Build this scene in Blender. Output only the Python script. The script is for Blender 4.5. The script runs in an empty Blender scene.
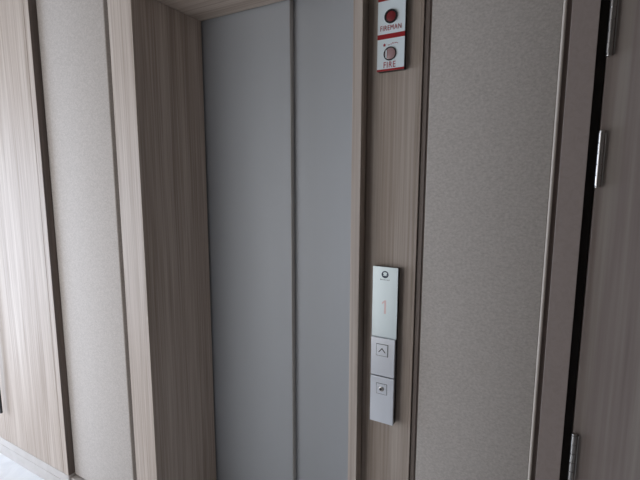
import bpy, bmesh, math, random
from mathutils import Matrix, Vector
random.seed(4)
S = bpy.context.scene
C = S.collection

# ---------------- camera ----------------
cam_d = bpy.data.cameras.new('camera')
cam_d.sensor_fit = 'HORIZONTAL'; cam_d.sensor_width = 36.0
cam_d.lens = 414.37 / 640 * 36; cam_d.clip_start = 0.02
cam = bpy.data.objects.new('camera', cam_d); C.objects.link(cam)
RT = Vector((0.8768070, 0.4808368, 0.0023288))
DN = Vector((0.0660820, -0.1157007, -0.9910835))
FW = Vector((-0.4762800, 0.8691429, -0.1332219))
m = Matrix.Identity(4)
for i in range(3):
    m[i][0] = RT[i]; m[i][1] = -DN[i]; m[i][2] = -FW[i]
m[0][3], m[1][3], m[2][3] = 0.0, -1.022, 1.5
cam.matrix_world = m
S.camera = cam

# ---------------- world, daylight, exposure ----------------
w = bpy.data.worlds.new('world'); S.world = w; w.use_nodes = True
bg = w.node_tree.nodes['Background']
bg.inputs[0].default_value = (0.80, 0.88, 1.0, 1); bg.inputs[1].default_value = 1.2
def area(name, loc, direction, sx, sy, power, col, spread=180):
    d = bpy.data.lights.new(name, 'AREA'); d.shape = 'RECTANGLE'; d.size = sx; d.size_y = sy
    d.energy = power; d.color = col; d.spread = math.radians(spread)
    o = bpy.data.objects.new(name, d); C.objects.link(o); o.location = loc
    o.rotation_euler = Vector(direction).to_track_quat('-Z', 'Y').to_euler()
    return o
area('back_window_daylight', (-2.33, -2.12, 1.12), (0, 1, 0), 2.2, 1.9, 24, (1.0, 0.935, 0.87))
area('end_window_daylight', (-3.78, -0.98, 1.02), (1, 0, 0), 1.5, 1.8, 69, (0.70, 0.82, 1.0))
S.view_settings.view_transform = 'Standard'; S.view_settings.look = 'None'
S.view_settings.gamma = 1; S.view_settings.use_curve_mapping = False
S.view_settings.exposure = 0.0

# ---------------- materials ----------------
def new_mat(name, col, rough=0.5, metal=0.0, coat=0.0):
    mt = bpy.data.materials.new(name); mt.use_nodes = True
    b = mt.node_tree.nodes['Principled BSDF']
    b.inputs['Base Color'].default_value = (*col, 1)
    b.inputs['Roughness'].default_value = rough; b.inputs['Metallic'].default_value = metal
    b.inputs['Coat Weight'].default_value = coat
    return mt
def nodes(mt): return mt.node_tree.nodes, mt.node_tree.links, mt.node_tree.nodes['Principled BSDF']
def mapping(mt, scale):
    N, L, b = nodes(mt)
    tc = N.new('ShaderNodeTexCoord'); mp = N.new('ShaderNodeMapping'); mp.inputs['Scale'].default_value = scale
    L.new(tc.outputs['Object'], mp.inputs[0]); return mp
def ramp(mt, stops):
    r = mt.node_tree.nodes.new('ShaderNodeValToRGB'); e = r.color_ramp.elements
    while len(e) < len(stops): e.new(0.5)
    for k, (p, c) in enumerate(stops):
        e[k].position = p; e[k].color = (*c, 1)
    return r
def wood(name, light, mid, dark, rough=0.45, fine=170, broad=22, mixf=0.5, flat=False):
    mt = new_mat(name, mid, rough); N, L, b = nodes(mt)
    m1 = mapping(mt, (2.2, fine, fine) if flat else (fine, fine, 2.2)); n1 = N.new('ShaderNodeTexNoise')
    n1.inputs['Scale'].default_value = 1; n1.inputs['Detail'].default_value = 5; L.new(m1.outputs[0], n1.inputs[0])
    m2 = mapping(mt, (0.55, broad, broad) if flat else (broad, broad, 0.55)); n2 = N.new('ShaderNodeTexNoise')
    n2.inputs['Scale'].default_value = 1; n2.inputs['Detail'].default_value = 4
    n2.inputs['Distortion'].default_value = 0.6; L.new(m2.outputs[0], n2.inputs[0])
    mx = N.new('ShaderNodeMix'); mx.inputs[0].default_value = mixf
    L.new(n1.outputs[0], mx.inputs[2]); L.new(n2.outputs[0], mx.inputs[3])
    r = ramp(mt, [(0.36, dark), (0.50, mid), (0.64, light)])
    L.new(mx.outputs[0], r.inputs[0]); L.new(r.outputs[0], b.inputs['Base Color'])
    bp = N.new('ShaderNodeBump'); bp.inputs['Strength'].default_value = 0.12; bp.inputs['Distance'].default_value = 0.001
    L.new(n1.outputs[0], bp.inputs['Height']); L.new(bp.outputs[0], b.inputs['Normal'])
    return mt
def fabric(name, a, c):
    mt = new_mat(name, a, 0.85); N, L, b = nodes(mt)
    b.inputs['Sheen Weight'].default_value = 0.15
    m1 = mapping(mt, (700, 700, 800)); n1 = N.new('ShaderNodeTexNoise'); n1.inputs['Scale'].default_value = 1
    n1.inputs['Detail'].default_value = 3; L.new(m1.outputs[0], n1.inputs[0])
    m2 = mapping(mt, (150, 150, 210)); n2 = N.new('ShaderNodeTexNoise'); n2.inputs['Scale'].default_value = 1
    n2.inputs['Detail'].default_value = 6; L.new(m2.outputs[0], n2.inputs[0])
    mx = N.new('ShaderNodeMix'); mx.inputs[0].default_value = 0.55
    L.new(n1.outputs[0], mx.inputs[2]); L.new(n2.outputs[0], mx.inputs[3])
    r = ramp(mt, [(0.35, c), (0.65, a)]); L.new(mx.outputs[0], r.inputs[0]); L.new(r.outputs[0], b.inputs['Base Color'])
    bp = N.new('ShaderNodeBump'); bp.inputs['Strength'].default_value = 0.15; bp.inputs['Distance'].default_value = 0.001
    L.new(mx.outputs[0], bp.inputs['Height']); L.new(bp.outputs[0], b.inputs['Normal'])
    return mt
def brushed(name, col, rough, metal, scale, amt=0.08):
    mt = new_mat(name, col, rough, metal); N, L, b = nodes(mt)
    mp = mapping(mt, scale); n = N.new('ShaderNodeTexNoise'); n.inputs['Scale'].default_value = 1; n.inputs['Detail'].default_value = 4
    L.new(mp.outputs[0], n.inputs[0])
    r = N.new('ShaderNodeMapRange'); r.inputs[1].default_value = 0.3; r.inputs[2].default_value = 0.7
    r.inputs[3].default_value = rough - amt; r.inputs[4].default_value = rough + amt
    L.new(n.outputs[0], r.inputs[0]); L.new(r.outputs[0], b.inputs['Roughness'])
    return mt
def speckle(name, a, c, scale, rough):
    mt = new_mat(name, a, rough); N, L, b = nodes(mt)
    mp = mapping(mt, (scale,) * 3); n = N.new('ShaderNodeTexNoise'); n.inputs['Scale'].default_value = 1
    n.inputs['Detail'].default_value = 8; n.inputs['Distortion'].default_value = 1.5
    L.new(mp.outputs[0], n.inputs[0]); r = ramp(mt, [(0.35, c), (0.6, a)])
    L.new(n.outputs[0], r.inputs[0]); L.new(r.outputs[0], b.inputs['Base Color']); return mt

WOOD = wood('ash_laminate', (0.57, 0.50, 0.44), (0.45, 0.375, 0.32), (0.33, 0.265, 0.215), 0.62)
WOODH = wood('ash_laminate_across', (0.57, 0.50, 0.44), (0.45, 0.375, 0.32), (0.33, 0.265, 0.215), 0.62, flat=True)
DOORWOOD = wood('door_laminate', (0.42, 0.37, 0.335), (0.34, 0.285, 0.262), (0.28, 0.228, 0.21), 0.5, 110, 16, 0.65)
FABRIC = fabric('woven_fabric', (0.57, 0.52, 0.48), (0.41, 0.37, 0.335))
FRAME = speckle('frame_paint', (0.33, 0.27, 0.245), (0.305, 0.25, 0.225), 60, 0.5)
LIP = new_mat('pale_edging', (0.60, 0.54, 0.48), 0.65)
EDGING = new_mat('edging_taupe', (0.20, 0.16, 0.14), 0.5)
GAPSHADE = new_mat('gap_shade', (0.012, 0.011, 0.011), 0.8)  # near-black that stands in for shade at the bottom of the gap
SHADEDWOOD = wood('wood_return_shaded', (0.17, 0.13, 0.11), (0.13, 0.10, 0.085), (0.10, 0.075, 0.065))  # darkened wood: the shade on the panel's side face is in the colour
REBATESHADE = new_mat('rebate_shade', (0.028, 0.022, 0.018), 0.7)  # dark brown that stands in for shadow in the door rebate
LEAF = brushed('lift_door_steel', (0.385, 0.405, 0.43), 0.56, 0.12, (90, 90, 3), 0.03)
STEEL = new_mat('brushed_steel', (0.80, 0.83, 0.88), 0.3, 0.8)
STEEL.node_tree.nodes['Principled BSDF'].inputs['Anisotropic'].default_value = 0.5
LEAFEDGE = new_mat("leaf_edge_steel", (0.5, 0.49, 0.47), 0.45, 0.3)
HINGE = new_mat('hinge_steel', (0.55, 0.53, 0.51), 0.3, 1.0)
GLASSW = new_mat('display_glass', (0.80, 0.90, 0.92), 0.30, 0.55, 0.2)
WHITE = new_mat('white_plate', (0.86, 0.95, 0.98), 0.25, 0.0, 0.3)
RED = new_mat('red_enamel', (0.36, 0.015, 0.02), 0.35)
REDB = new_mat('red_button', (0.22, 0.02, 0.025), 0.35)
PINK = new_mat('frosted_pink_cover', (0.42, 0.27, 0.27), 0.25, 0.0, 0.5)
BLACK = new_mat('black_plastic', (0.015, 0.015, 0.017), 0.35)
INK = new_mat('navy_print', (0.035, 0.055, 0.10), 0.5)
REDINK = new_mat('red_print', (0.40, 0.03, 0.05), 0.5)
FLOOR = speckle('white_marble', (0.86, 0.86, 0.86), (0.76, 0.76, 0.77), 6, 0.18)
SKIRT = speckle('white_skirting', (0.52, 0.48, 0.45), (0.48, 0.44, 0.41), 9, 0.3)
PAINT = speckle('wall_paint', (0.24, 0.205, 0.175), (0.225, 0.195, 0.165), 4, 0.8)
CEIL = speckle('ceiling_paint', (0.26, 0.24, 0.22), (0.24, 0.22, 0.20), 4, 0.85)
SHAFT = new_mat('shaft_dark', (0.03, 0.03, 0.03), 0.9)
LED = new_mat('led_digit', (0.70, 0.60, 0.60), 0.5)
LED.node_tree.nodes['Principled BSDF'].inputs['Emission Color'].default_value = (1.0, 0.36, 0.26, 1)
LED.node_tree.nodes['Principled BSDF'].inputs['Emission Strength'].default_value = 0.10
PANE = bpy.data.materials.new('window_glass'); PANE.use_nodes = True
_n = PANE.node_tree.nodes; _l = PANE.node_tree.links; _n.remove(_n['Principled BSDF'])
_t = _n.new('ShaderNodeBsdfTransparent'); _g = _n.new('ShaderNodeBsdfGlossy'); _g.inputs['Roughness'].default_value = 0.02
_m = _n.new('ShaderNodeMixShader'); _m.inputs[0].default_value = 0.06
_l.new(_t.outputs[0], _m.inputs[1]); _l.new(_g.outputs[0], _m.inputs[2]); _l.new(_m.outputs[0], _n['Material Output'].inputs[0])

# ---------------- mesh helpers ----------------
def box(bm, x0, x1, y0, y1, z0, z1, bev=0.0, seg=2):
    r = bmesh.ops.create_cube(bm, size=1.0)
    vs = r['verts']
    for v in vs:
        v.co = Vector(((x0 + x1) / 2 + v.co.x * (x1 - x0), (y0 + y1) / 2 + v.co.y * (y1 - y0), (z0 + z1) / 2 + v.co.z * (z1 - z0)))
    if bev > 0:
        es = list({e for v in vs for e in v.link_edges})
        bmesh.ops.bevel(bm, geom=es, offset=bev, segments=seg, affect='EDGES', profile=0.5)
def cyl(bm, c, r, h, axis='Z', seg=32, r2=None, bev=0.0):
    R = {'Z': Matrix.Identity(4), 'Y': Matrix.Rotation(math.pi / 2, 4, 'X'), 'X': Matrix.Rotation(math.pi / 2, 4, 'Y')}[axis]
    q = bmesh.ops.create_cone(bm, cap_ends=True, segments=seg, radius1=r, radius2=r if r2 is None else r2, depth=h,
                              matrix=Matrix.Translation(c) @ R)
    if bev > 0:
        es = [e for e in {e for v in q['verts'] for e in v.link_edges} if e.calc_face_angle(0) > 0.7]
        bmesh.ops.bevel(bm, geom=es, offset=bev, segments=2, affect='EDGES', profile=0.5)
def ring(bm, c, ro, ri, y0, y1, seg=40):
    rows = []
    for k in range(seg):
        a = 2 * math.pi * k / seg; ca, sa = math.cos(a), math.sin(a)
        rows.append([bm.verts.new((c[0] + r * ca, y, c[2] + r * sa)) for r, y in ((ro, y1), (ro, y0), (ri, y0), (ri, y1))])
    for k in range(seg):
        p, q = rows[k], rows[(k + 1) % seg]
        for j in range(4):
            bm.faces.new((p[j], p[(j + 1) % 4], q[(j + 1) % 4], q[j]))
def prism(bm, pts, y0, y1):       # outline in x,z extruded along y
    a = [bm.verts.new((x, y0, z)) for x, z in pts]; b = [bm.verts.new((x, y1, z)) for x, z in pts]
    bm.faces.new(a); bm.faces.new(b[::-1])
    for i in range(len(pts)):
        j = (i + 1) % len(pts); bm.faces.new((a[i], b[i], b[j], a[j]))
def obj(name, bm, mt, parent=None, smooth=False):
    bmesh.ops.recalc_face_normals(bm, faces=bm.faces[:])
    me = bpy.data.meshes.new(name); bm.to_mesh(me); bm.free(); me.materials.append(mt)
    if smooth:
        for p in me.polygons: p.use_smooth = True
        me.set_sharp_from_angle(angle=math.radians(40))
    o = bpy.data.objects.new(name, me); C.objects.link(o)
    if parent:
        o.parent = parent; o.matrix_parent_inverse = Matrix.Translation(base_of(parent)).inverted()
    return o
def base_of(o):
    v = Vector((0, 0, 0))
    while o: v += o.location; o = o.parent if False else None
    return v
def B(*a, **k):
    bm = bmesh.new(); box(bm, *a, **k); return bm
def empty(name, loc, label=None, cat=None, group=None, kind=None):
    o = bpy.data.objects.new(name, None); C.objects.link(o); o.location = loc; o.empty_display_size = 0.05
    return tag(o, label, cat, group, kind)
def tag(o, label=None, cat=None, group=None, kind=None):
    if label: o['label'] = label
    if cat: o['category'] = cat
    if group: o['group'] = group
    if kind: o['kind'] = kind
    return o
def struct(name, bm, mt, label=None, cat=None):
    return tag(obj(name, bm, mt), label, cat, None, 'structure')
def text(name, body, x0, x1, z0, z1, y, depth, mt, parent, shear=0):
    cu = bpy.data.curves.new('lettering', 'FONT'); cu.body = body; cu.size = 1; cu.extrude = 0.02
    cu.resolution_u = 3; cu.offset = 0.0; cu.space_character = 1.15
    t = bpy.data.objects.new('t', cu); C.objects.link(t)
    dg = bpy.context.evaluated_depsgraph_get(); me = bpy.data.meshes.new_from_object(t.evaluated_get(dg))
    bpy.data.objects.remove(t)
    xs = [v.co.x for v in me.vertices]; ys = [v.co.y for v in me.vertices]; zs = [v.co.z for v in me.vertices]
    for v in me.vertices:
        u = (v.co.x - min(xs)) / (max(xs) - min(xs)); q = (v.co.y - min(ys)) / (max(ys) - min(ys)); d = (v.co.z - min(zs)) / (max(zs) - min(zs))
        v.co = Vector((x0 + u * (x1 - x0), y - d * depth, z0 + q * (z1 - z0)))
    me.materials.clear(); me.materials.append(mt)
    o = bpy.data.objects.new(name, me); C.objects.link(o)
    if parent: o.parent = parent; o.matrix_parent_inverse = Matrix.Translation(base_of(parent)).inverted()
    return o

# ---------------- room shell ----------------
XL, XR, YB, H = -3.60, 1.70, -1.95, 2.60
YW = 0.09                                     # front wall core face behind the panels
OX0, OX1, OZ = -1.41, -0.37, 2.26             # lift opening in the core wall
struct('floor', B(XL, XR, YB, 0.80, -0.10, 0.0), FLOOR, 'white marble floor of the lift lobby', 'floor')
struct('ceiling', B(XL, XR, YB, 0.80, H, H + 0.10), CEIL, 'plain ceiling of the lift lobby', 'ceiling')
bm = bmesh.new()
box(bm, XL, OX0, YW, 0.80, 0, H); box(bm, OX1, XR, YW, 0.80, 0, H); box(bm, OX0, OX1, YW, 0.80, OZ, H)
struct('wall_front', bm, PAINT, 'wall core behind the lift surround and panels', 'wall')
wx0, wx1, wz0, wz1 = -3.45, -1.20, 0.15, 2.10
bm = bmesh.new()
box(bm, XL, wx0, YB - 0.1, YB, 0, H); box(bm, wx1, XR, YB - 0.1, YB, 0, H)
box(bm, wx0, wx1, YB - 0.1, YB, 0, wz0); box(bm, wx0, wx1, YB - 0.1, YB, wz1, H)
struct('wall_back', bm, PAINT, 'plain wall facing the lift, with a tall daylight window', 'wall')
struct('wall_right', B(XR, XR + 0.1, YB - 0.1, 0.80, 0, H), PAINT, 'plain end wall to the right of the lobby', 'wall')
vy0, vy1, vz0, vz1 = -1.72, -0.24, 0.10, 2.05
bm = bmesh.new()
box(bm, XL - 0.1, XL, YB - 0.1, vy0, 0, H); box(bm, XL - 0.1, XL, vy1, 0.80, 0, H)
box(bm, XL - 0.1, XL, vy0, vy1, 0, vz0); box(bm, XL - 0.1, XL, vy0, vy1, vz1, H)
struct('wall_left', bm, PAINT, 'end wall to the left of the lobby, with a tall daylight window', 'wall')
bm = bmesh.new(); fw = 0.04; ya, yb = YB - 0.08, YB - 0.02; xm = (wx0 + wx1) / 2
box(bm, wx0, wx0 + fw, ya, yb, wz0, wz1); box(bm, wx1 - fw, wx1, ya, yb, wz0, wz1)
box(bm, wx0 + fw, wx1 - fw, ya, yb, wz0, wz0 + fw); box(bm, wx0 + fw, wx1 - fw, ya, yb, wz1 - fw, wz1)
box(bm, xm - 0.018, xm + 0.018, ya, yb, wz0 + fw, wz1 - fw)
win = empty('window_1', (xm, YB - 0.05, wz0), 'tall window in the wall facing the lift', 'window', None, 'structure')
obj('window_frame', bm, EDGING, win)
bm = bmesh.new()
box(bm, wx0 + fw, xm - 0.018, YB - 0.053, YB - 0.047, wz0 + fw, wz1 - fw); box(bm, xm + 0.018, wx1 - fw, YB - 0.053, YB - 0.047, wz0 + fw, wz1 - fw)
obj('pane', bm, PANE, win)

bm = bmesh.new(); xa, xb = XL - 0.08, XL - 0.02
box(bm, xa, xb, vy0, vy0 + fw, vz0, vz1); box(bm, xa, xb, vy1 - fw, vy1, vz0, vz1)
box(bm, xa, xb, vy0 + fw, vy1 - fw, vz0, vz0 + fw); box(bm, xa, xb, vy0 + fw, vy1 - fw, vz1 - fw, vz1)
win = empty('window_2', (XL - 0.05, -0.98, vz0), 'tall window at the left end of the lobby', 'window', None, 'structure')
obj('window_frame', bm, EDGING, win)
obj('pane', B(XL - 0.053, XL - 0.047, vy0 + fw, vy1 - fw, vz0 + fw, vz1 - fw), PANE, win)

# lift shaft lining behind the doors
struct('wall_shaft', B(OX0, OX1, 0.47, 0.55, 0, OZ), SHAFT, 'dark shaft wall behind the lift doors', 'wall')

# ---------------- baseboards ----------------
bm = bmesh.new()
box(bm, XL, -1.944, -0.0012, YW, 0.0, 0.060, bev=0.0008)
box(bm, XL, -1.940, 0.000, YW, 0.060, 0.102, bev=0.0008)
box(bm, -1.940, -1.433, 0.010, YW, 0.0, 0.088, bev=0.003)
struct('baseboard_left', bm, SKIRT, 'low white skirting under the pale wood and fabric panels left of the lift', 'skirting')
struct('baseboard_right', B(-0.437, 0.015, 0.020, YW, 0.0, 0.088, bev=0.003), SKIRT, 'low white skirting under the panels between lift and side door', 'skirting')

# ---------------- left wall panels ----------------
PZ = H - 0.004
p = empty('wood_panel', (-2.75, 0.05, 0.104),
          'bright pale wood wall panel at the far left edge, beyond the narrow pale fabric panel', 'wall panel')
obj('panel_board', B(XL + 0.002, -1.9785, 0.0, 0.030, 0.104, PZ, bev=0.0006), WOOD, p)
obj('edge_strip', B(-1.9765, -1.941, 0.0, 0.030, 0.104, PZ, bev=0.0008), WOOD, p)
obj('backing', B(XL + 0.002, -1.942, 0.0302, YW, 0.104, PZ), EDGING, p)
obj('side_return', B(-1.9408, -1.9395, 0.001, YW, 0.104, PZ), SHADEDWOOD, p)  # thin sheet over the panel side, its shade painted in
bm = bmesh.new()
box(bm, -2.492, -2.479, -0.030, -0.018, 0.285, 1.25, bev=0.003)
for z in (0.82, 1.17): cyl(bm, (-2.4855, -0.010, z), 0.005, 0.019, 'Y', 16)
h_ = obj('pull_handle', bm, BLACK, p, True); h_['label'] = 'slim dark upright handle'

p = tag(obj('fabric_panel', B(-1.9385, -1.497, 0.030, YW, 0.094, PZ, bev=0.004, seg=3), FABRIC, None, True),
        'pale fabric wall panel between the far left wood panel and the lift surround', 'wall panel')
tag(obj('gap_shade_strip', B(-1.4965, -1.4325, 0.072, YW, 0.090, PZ), GAPSHADE),  # added strip, coloured dark so the gap reads as shaded
    'added dark strip standing in for shade in the gap between left fabric panel and lift surround', 'trim', None, 'structure').name = 'trim_1'

# ---------------- lift surround ----------------
sur = empty('trim_2', (-0.87, 0.0, 0.0), 'ash wood surround with deep reveals framing the lift doors', 'door surround', None, 'structure')
YR = 0.334
bm = B(-1.431, -1.3055, 0.0, YR, 0.0, 2.165, bev=0.0012); obj('jamb', bm, WOOD, sur)
bm = B(-0.4655, -0.4385, 0.0, YR, 0.0, 2.165, bev=0.0012); obj('jamb', bm, WOOD, sur)
bm = B(-1.431, -0.4385, 0.0, YR, 2.1655, 2.2555, bev=0.0012); obj('head', bm, WOODH, sur)
tag(obj('wood_panel', B(-1.431, -0.4385, 0.004, YW, 2.258, PZ, bev=0.001), WOOD),
    'wood panel over the lift surround, above the picture edge', 'wall panel')

# ---------------- lift doors ----------------
d1 = empty('door_1', (-0.87, 0.36, 0.0), 'grey steel two-leaf sliding lift doors, closed, in the deep wooden surround', 'lift door', None, 'structure')
lf = obj('door_leaf', B(-1.395, -0.8775, 0.342, 0.365, 0.012, 2.235, bev=0.0010), LEAF, d1)
q = obj('leaf_edge', B(-0.8774, -0.8755, 0.3425, 0.3655, 0.012, 2.235, bev=0.0004), LEAFEDGE, lf); q.matrix_parent_inverse = Matrix.Identity(4)
obj('door_leaf', B(-0.915, -0.385, 0.3675, 0.392, 0.012, 2.235, bev=0.0015), LEAF, d1)
obj('sill', B(-1.30, -0.47, 0.325, 0.44, 0.0002, 0.010, bev=0.001), STEEL, d1)

# ---------------- right wall panels ----------------
p = empty('wood_panel', (-0.365, 0.05, 0.09),
          'narrow ash wood wall panel carrying the call panel and the fire switch plate', 'wall panel')
obj('panel_board', B(-0.4375, -0.3005, 0.035, YW, 0.090, PZ, bev=0.0006), WOOD, p)
obj('edge_strip', B(-0.3000, -0.2925, 0.0335, YW, 0.090, PZ, bev=0.0012), WOOD, p)
bm = bmesh.new(); box(bm, -0.292, -0.2745, 0.041, YW, 0.09, PZ)
tag(obj('trim_3', bm, EDGING), 'dark gap strip between narrow wood panel and wide fabric panel', 'trim', None, 'structure')
tag(obj('trim_4', B(-0.2898, -0.2792, 0.0375, 0.0408, 0.09, PZ, bev=0.001), EDGING),
    'thin brown strip standing in the gap beside the wide fabric panel', 'trim', None, 'structure')
fpn = empty('fabric_panel', (-0.13, 0.06, 0.09),
    'wide beige-grey woven fabric wall panel between the call panel and the hinged side door', 'wall panel')

obj('panel_board', B(-0.274, 0.0008, 0.035, YW, 0.090, PZ, bev=0.002, seg=3), FABRIC, fpn, True)
obj('edge_strip', B(0.0009, 0.0084, 0.0330, YW, 0.090, PZ, bev=0.0034, seg=5), LIP, fpn, True)
tag(obj('trim_5', B(0.0086, 0.0170, 0.044, YW, 0.0, PZ), EDGING), 'dark gap strip between wide fabric panel and door frame', 'trim', None, 'structure')

# ---------------- side door ----------------
d2 = empty('door_2', (0.55, 0.05, 0.0), 'dark grey-brown wood side door with steel hinges at the right edge', 'door', None, 'structure')
DT = 2.30
bm = bmesh.new()
box(bm, 0.0175, 0.0667, 0.030, YW, 0.0, DT + 0.06, bev=0.0007)
box(bm, 1.03, 1.082, 0.030, YW, 0.0, DT + 0.06, bev=0.002)
box(bm, 0.0670, 1.0295, 0.030, YW, DT + 0.008, DT + 0.06, bev=0.002)
obj('door_frame', bm, FRAME, d2)
bm = bmesh.new(); box(bm, 0.0670, 0.0845, 0.058, YW - 0.0005, 0.002, DT + 0.006)
obj('rebate_shade_strip', bm, REBATESHADE, d2)  # added strip filling the rebate, rebate shadow put into its colour
obj('door_leaf', B(0.0862, 1.022, 0.046, YW - 0.001, 0.006, DT, bev=0.0015), DOORWOOD, d2)
def hinge(z0):
    hx, hy, hh = 0.0885, 0.0375, 0.111
    bm = bmesh.new()
    n = 5; sh = hh / n
    for k in range(n):
        cyl(bm, (hx, hy, z0 + sh * (k + 0.5)), 0.0056, sh - 0.0020, 'Z', 32)
    a = obj('hinge', bm, HINGE, d2, True)
    bm = bmesh.new()
    cyl(bm, (hx, hy, z0 + hh / 2), 0.0036, hh + 0.003, 'Z', 16)
    cyl(bm, (hx, hy, z0 - 0.0022), 0.0050, 0.0034, 'Z', 24, bev=0.001); cyl(bm, (hx, hy, z0 + hh + 0.0022), 0.0050, 0.0034, 'Z', 24, bev=0.001)
    q = obj('hinge_pin', bm, HINGE, a, True); q.matrix_parent_inverse = Matrix.Identity(4)
    bm = bmesh.new(); box(bm, hx + 0.0076, hx + 0.0098, hy + 0.0015, 0.0459, z0 + 0.001, z0 + hh - 0.001, bev=0.0006)
    q = obj('hinge_plate', bm, HINGE, a); q.matrix_parent_inverse = Matrix.Identity(4)
for z in (0.817, 1.498, 1.764): hinge(z)

# ---------------- fire switch plate ----------------
fp = empty('fire_switch_plate', (-0.3695, 0.035, 1.784),
           'white fire switch plate with red bands and two round switches, mounted above the call panel', 'switch plate')
X0, X1, YF = -0.4050, -0.3340, 0.0170
obj('back_box', B(X0 + 0.0008, X1 - 0.0008, YF + 0.0035, 0.0348, 1.7845, 1.9565, bev=0.0008), BLACK, fp)
for za, zb in ((1.7890, 1.8610), (1.8725, 1.9510)):
    obj('faceplate', B(X0, X1, YF, YF + 0.0033, za, zb, bev=0.0005), WHITE, fp)
for za, zb in ((1.7842, 1.7889), (1.8611, 1.8724), (1.9511, 1.9568)):
    obj('red_band', B(X0, X1, YF - 0.0003, YF + 0.0033, za, zb, bev=0.0004), RED, fp)
bm = bmesh.new(); ring(bm, (-0.3705, 0, 1.9120), 0.0165, 0.0128, YF - 0.0030, YF)
obj('switch_ring', bm, BLACK, fp, True)
bm = bmesh.new(); cyl(bm, (-0.3705, YF - 0.0008, 1.9120), 0.0126, 0.0016, 'Y', 40, bev=0.0006)
s = obj('switch_button', bm, REDB, fp, True); s['label'] = 'dark red round push switch'
bm = bmesh.new(); ring(bm, (-0.3710, 0, 1.8245), 0.0165, 0.0138, YF - 0.0015, YF)
obj('switch_ring', bm, BLACK, fp, True)
bm = bmesh.new(); cyl(bm, (-0.3700, YF - 0.0012, 1.8245), 0.0136, 0.0022, 'Y', 40, bev=0.0008)
s = obj('switch_cover', bm, PINK, fp, True); s['label'] = 'frosted pinkish round cover'
bm = bmesh.new(); box(bm, -0.3815, -0.3785, YF - 0.0034, YF - 0.0024, 1.8150, 1.8335, bev=0.0004)
sb = obj('cover_clip', bm, WHITE, fp)
text('lettering', 'FIREMAN', -0.3975, -0.3435, 1.8805, 1.8925, YF - 0.0001, 0.0006, REDINK, fp)
text('lettering', 'FIRE', -0.3870, -0.3560, 1.7915, 1.8055, YF - 0.0001, 0.0006, REDINK, fp)
bm = bmesh.new()      # small house mark and fine marks beside it
zc = 1.8465
prism(bm, [(-0.3885, zc - 0.003), (-0.3885, zc), (-0.3900, zc), (-0.3860, zc + 0.0038), (-0.3820, zc), (-0.3835, zc), (-0.3835, zc - 0.003)], YF - 0.0006, YF - 0.0001)
for xa, zz, ln in ((-0.3770, 1.8450, 0.005), (-0.3705, 1.8462, 0.004), (-0.3655, 1.8475, 0.005), (-0.3595, 1.8480, 0.006)):
    box(bm, xa, xa + ln, YF - 0.0005, YF - 0.0001, zz, zz + 0.0012)
box(bm, -0.3650, -0.3640, YF - 0.0005, YF - 0.0001, 1.8489, 1.8505); box(bm, -0.3525, -0.3510, YF - 0.0005, YF - 0.0001, 1.8462, 1.8480)
obj('printed_mark', bm, REDINK, fp)

# ---------------- call panel ----------------
cp = empty('lift_call_panel', (-0.370, 0.035, 0.837),
           'tall slim lift call panel with glass floor display, up button and key switch on steel', 'call panel')
obj('back_box', B(X0 + 0.0015, X1 - 0.0015, YF + 0.003, 0.0348, 0.8385, 1.2800, bev=0.0008), BLACK, cp)
gl = obj('display_glass', B(X0, X1, YF, YF + 0.0028, 1.0845, 1.2812, bev=0.0006), GLASSW, cp)
YS = 0.0115; sx0, sx1 = -0.4035, -0.3360
obj('button_plate', B(sx0, sx1, YS, 0.0198, 0.9755, 1.0840, bev=0.0008), STEEL, cp)
kp = obj('key_plate', B(sx0, sx1, YS, 0.0198, 0.8375, 0.9725, bev=0.0008), STEEL, cp)
# up button
bcx, bcz, hb = -0.3715, 1.0500, 0.0172
bm = bmesh.new()
for a_ in ((bcx - hb, bcx - hb + 0.0018, bcz - hb, bcz + hb), (bcx + hb - 0.0018, bcx + hb, bcz - hb, bcz + hb),
           (bcx - hb + 0.0018, bcx + hb - 0.0018, bcz + hb - 0.0018, bcz + hb), (bcx - hb + 0.0018, bcx + hb - 0.0018, bcz - hb, bcz - hb + 0.0018)):
    box(bm, a_[0], a_[1], YS - 0.0003, YS - 0.00005, a_[2], a_[3])
obj('button_rim', bm, BLACK, cp)
ub = obj('up_button', B(bcx - hb + 0.0014, bcx + hb - 0.0014, YS - 0.0016, YS - 0.0001, bcz - hb + 0.0014, bcz + hb - 0.0014, bev=0.0005), STEEL, cp)
bm = bmesh.new(); t = 0.0024
prism(bm, [(bcx - 0.0108, bcz - 0.0062), (bcx, bcz + 0.0068), (bcx + 0.0108, bcz - 0.0062), (bcx + 0.0108 - t * 1.2, bcz - 0.0062),
           (bcx, bcz + 0.0068 - t * 1.6), (bcx - 0.0108 + t * 1.2, bcz - 0.0062)], YS - 0.0020, YS - 0.0015)
q = obj('up_arrow', bm, BLACK, ub); q.matrix_parent_inverse = Matrix.Identity(4)
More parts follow.
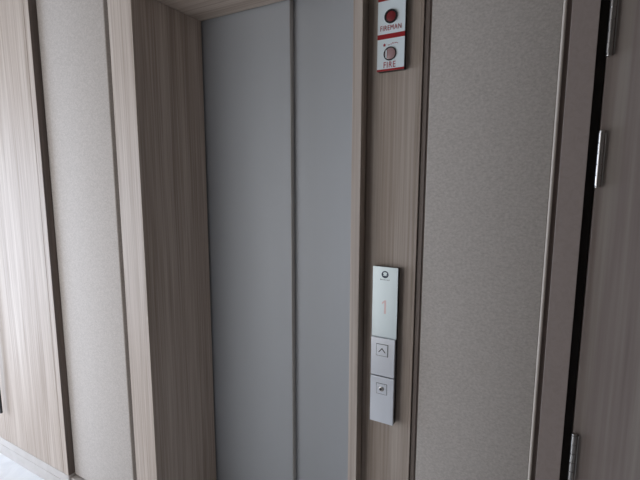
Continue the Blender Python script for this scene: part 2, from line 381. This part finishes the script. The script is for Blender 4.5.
# key switch
kcx, kcz = -0.3705, 0.9380
bm = bmesh.new(); hb = 0.0155
for a_ in ((kcx - hb, kcx - hb + 0.0009, kcz - hb, kcz + hb), (kcx + hb - 0.0009, kcx + hb, kcz - hb, kcz + hb),
           (kcx - hb + 0.0009, kcx + hb - 0.0009, kcz + hb - 0.0009, kcz + hb), (kcx - hb + 0.0009, kcx + hb - 0.0009, kcz - hb, kcz - hb + 0.0009)):
    box(bm, a_[0], a_[1], YS - 0.0003, YS - 0.00005, a_[2], a_[3])
obj('key_rim', bm, BLACK, cp)
ks = obj('key_switch', B(kcx - hb + 0.001, kcx + hb - 0.001, YS - 0.0010, YS - 0.0001, kcz - hb + 0.001, kcz + hb - 0.001, bev=0.0003), STEEL, cp)
bm = bmesh.new(); cyl(bm, (kcx, YS - 0.0020, kcz), 0.0066, 0.0020, 'Y', 32, bev=0.0006)
q = obj('lock_barrel', bm, HINGE, ks, True); q.matrix_parent_inverse = Matrix.Identity(4)
bm = bmesh.new(); cyl(bm, (kcx - 0.0018, YS - 0.0033, kcz - 0.0005), 0.0036, 0.0008, 'Y', 24)
q = obj('keyhole', bm, BLACK, ks, True); q.matrix_parent_inverse = Matrix.Identity(4)
# display: maker's mark, tiny lettering and floor digit
bm = bmesh.new(); lx, lz = -0.3700, 1.2605
ring(bm, (lx, 0, lz), 0.0098, 0.0066, YF - 0.0004, YF - 0.00005)
prism(bm, [(lx + 0.0085 * math.cos(a), lz + 0.0085 * math.sin(a)) for a in [math.radians(v) for v in range(205, 336, 10)]], YF - 0.0004, YF - 0.00005)
for sx in (-1, 1):
    prism(bm, [(lx + sx * 0.0070, lz - 0.002), (lx + sx * 0.0030, lz - 0.002), (lx + sx * 0.0060, lz + 0.003)], YF - 0.0004, YF - 0.00005)
obj('emblem', bm, INK, cp)
bm = bmesh.new(); x = -0.3830
for k in range(9):
    ww = (0.0022, 0.0018, 0.0014)[k % 3]; hh = (0.0030, 0.0020, 0.0022, 0.0019)[k % 4]
    box(bm, x, x + ww * 0.8, YF - 0.0003, YF - 0.00005, 1.2448, 1.2448 + hh); x += 0.0030
obj('printed_mark', bm, INK, cp)
bm = bmesh.new()
prism(bm, [(-0.3705, 1.1520), (-0.3655, 1.1520), (-0.3655, 1.1895), (-0.3700, 1.1895), (-0.3770, 1.1830), (-0.3770, 1.1780), (-0.3705, 1.1830)], YF - 0.0003, YF - 0.00005)
q = obj('floor_digit', bm, LED, cp); q['label'] = 'faint orange digit one'
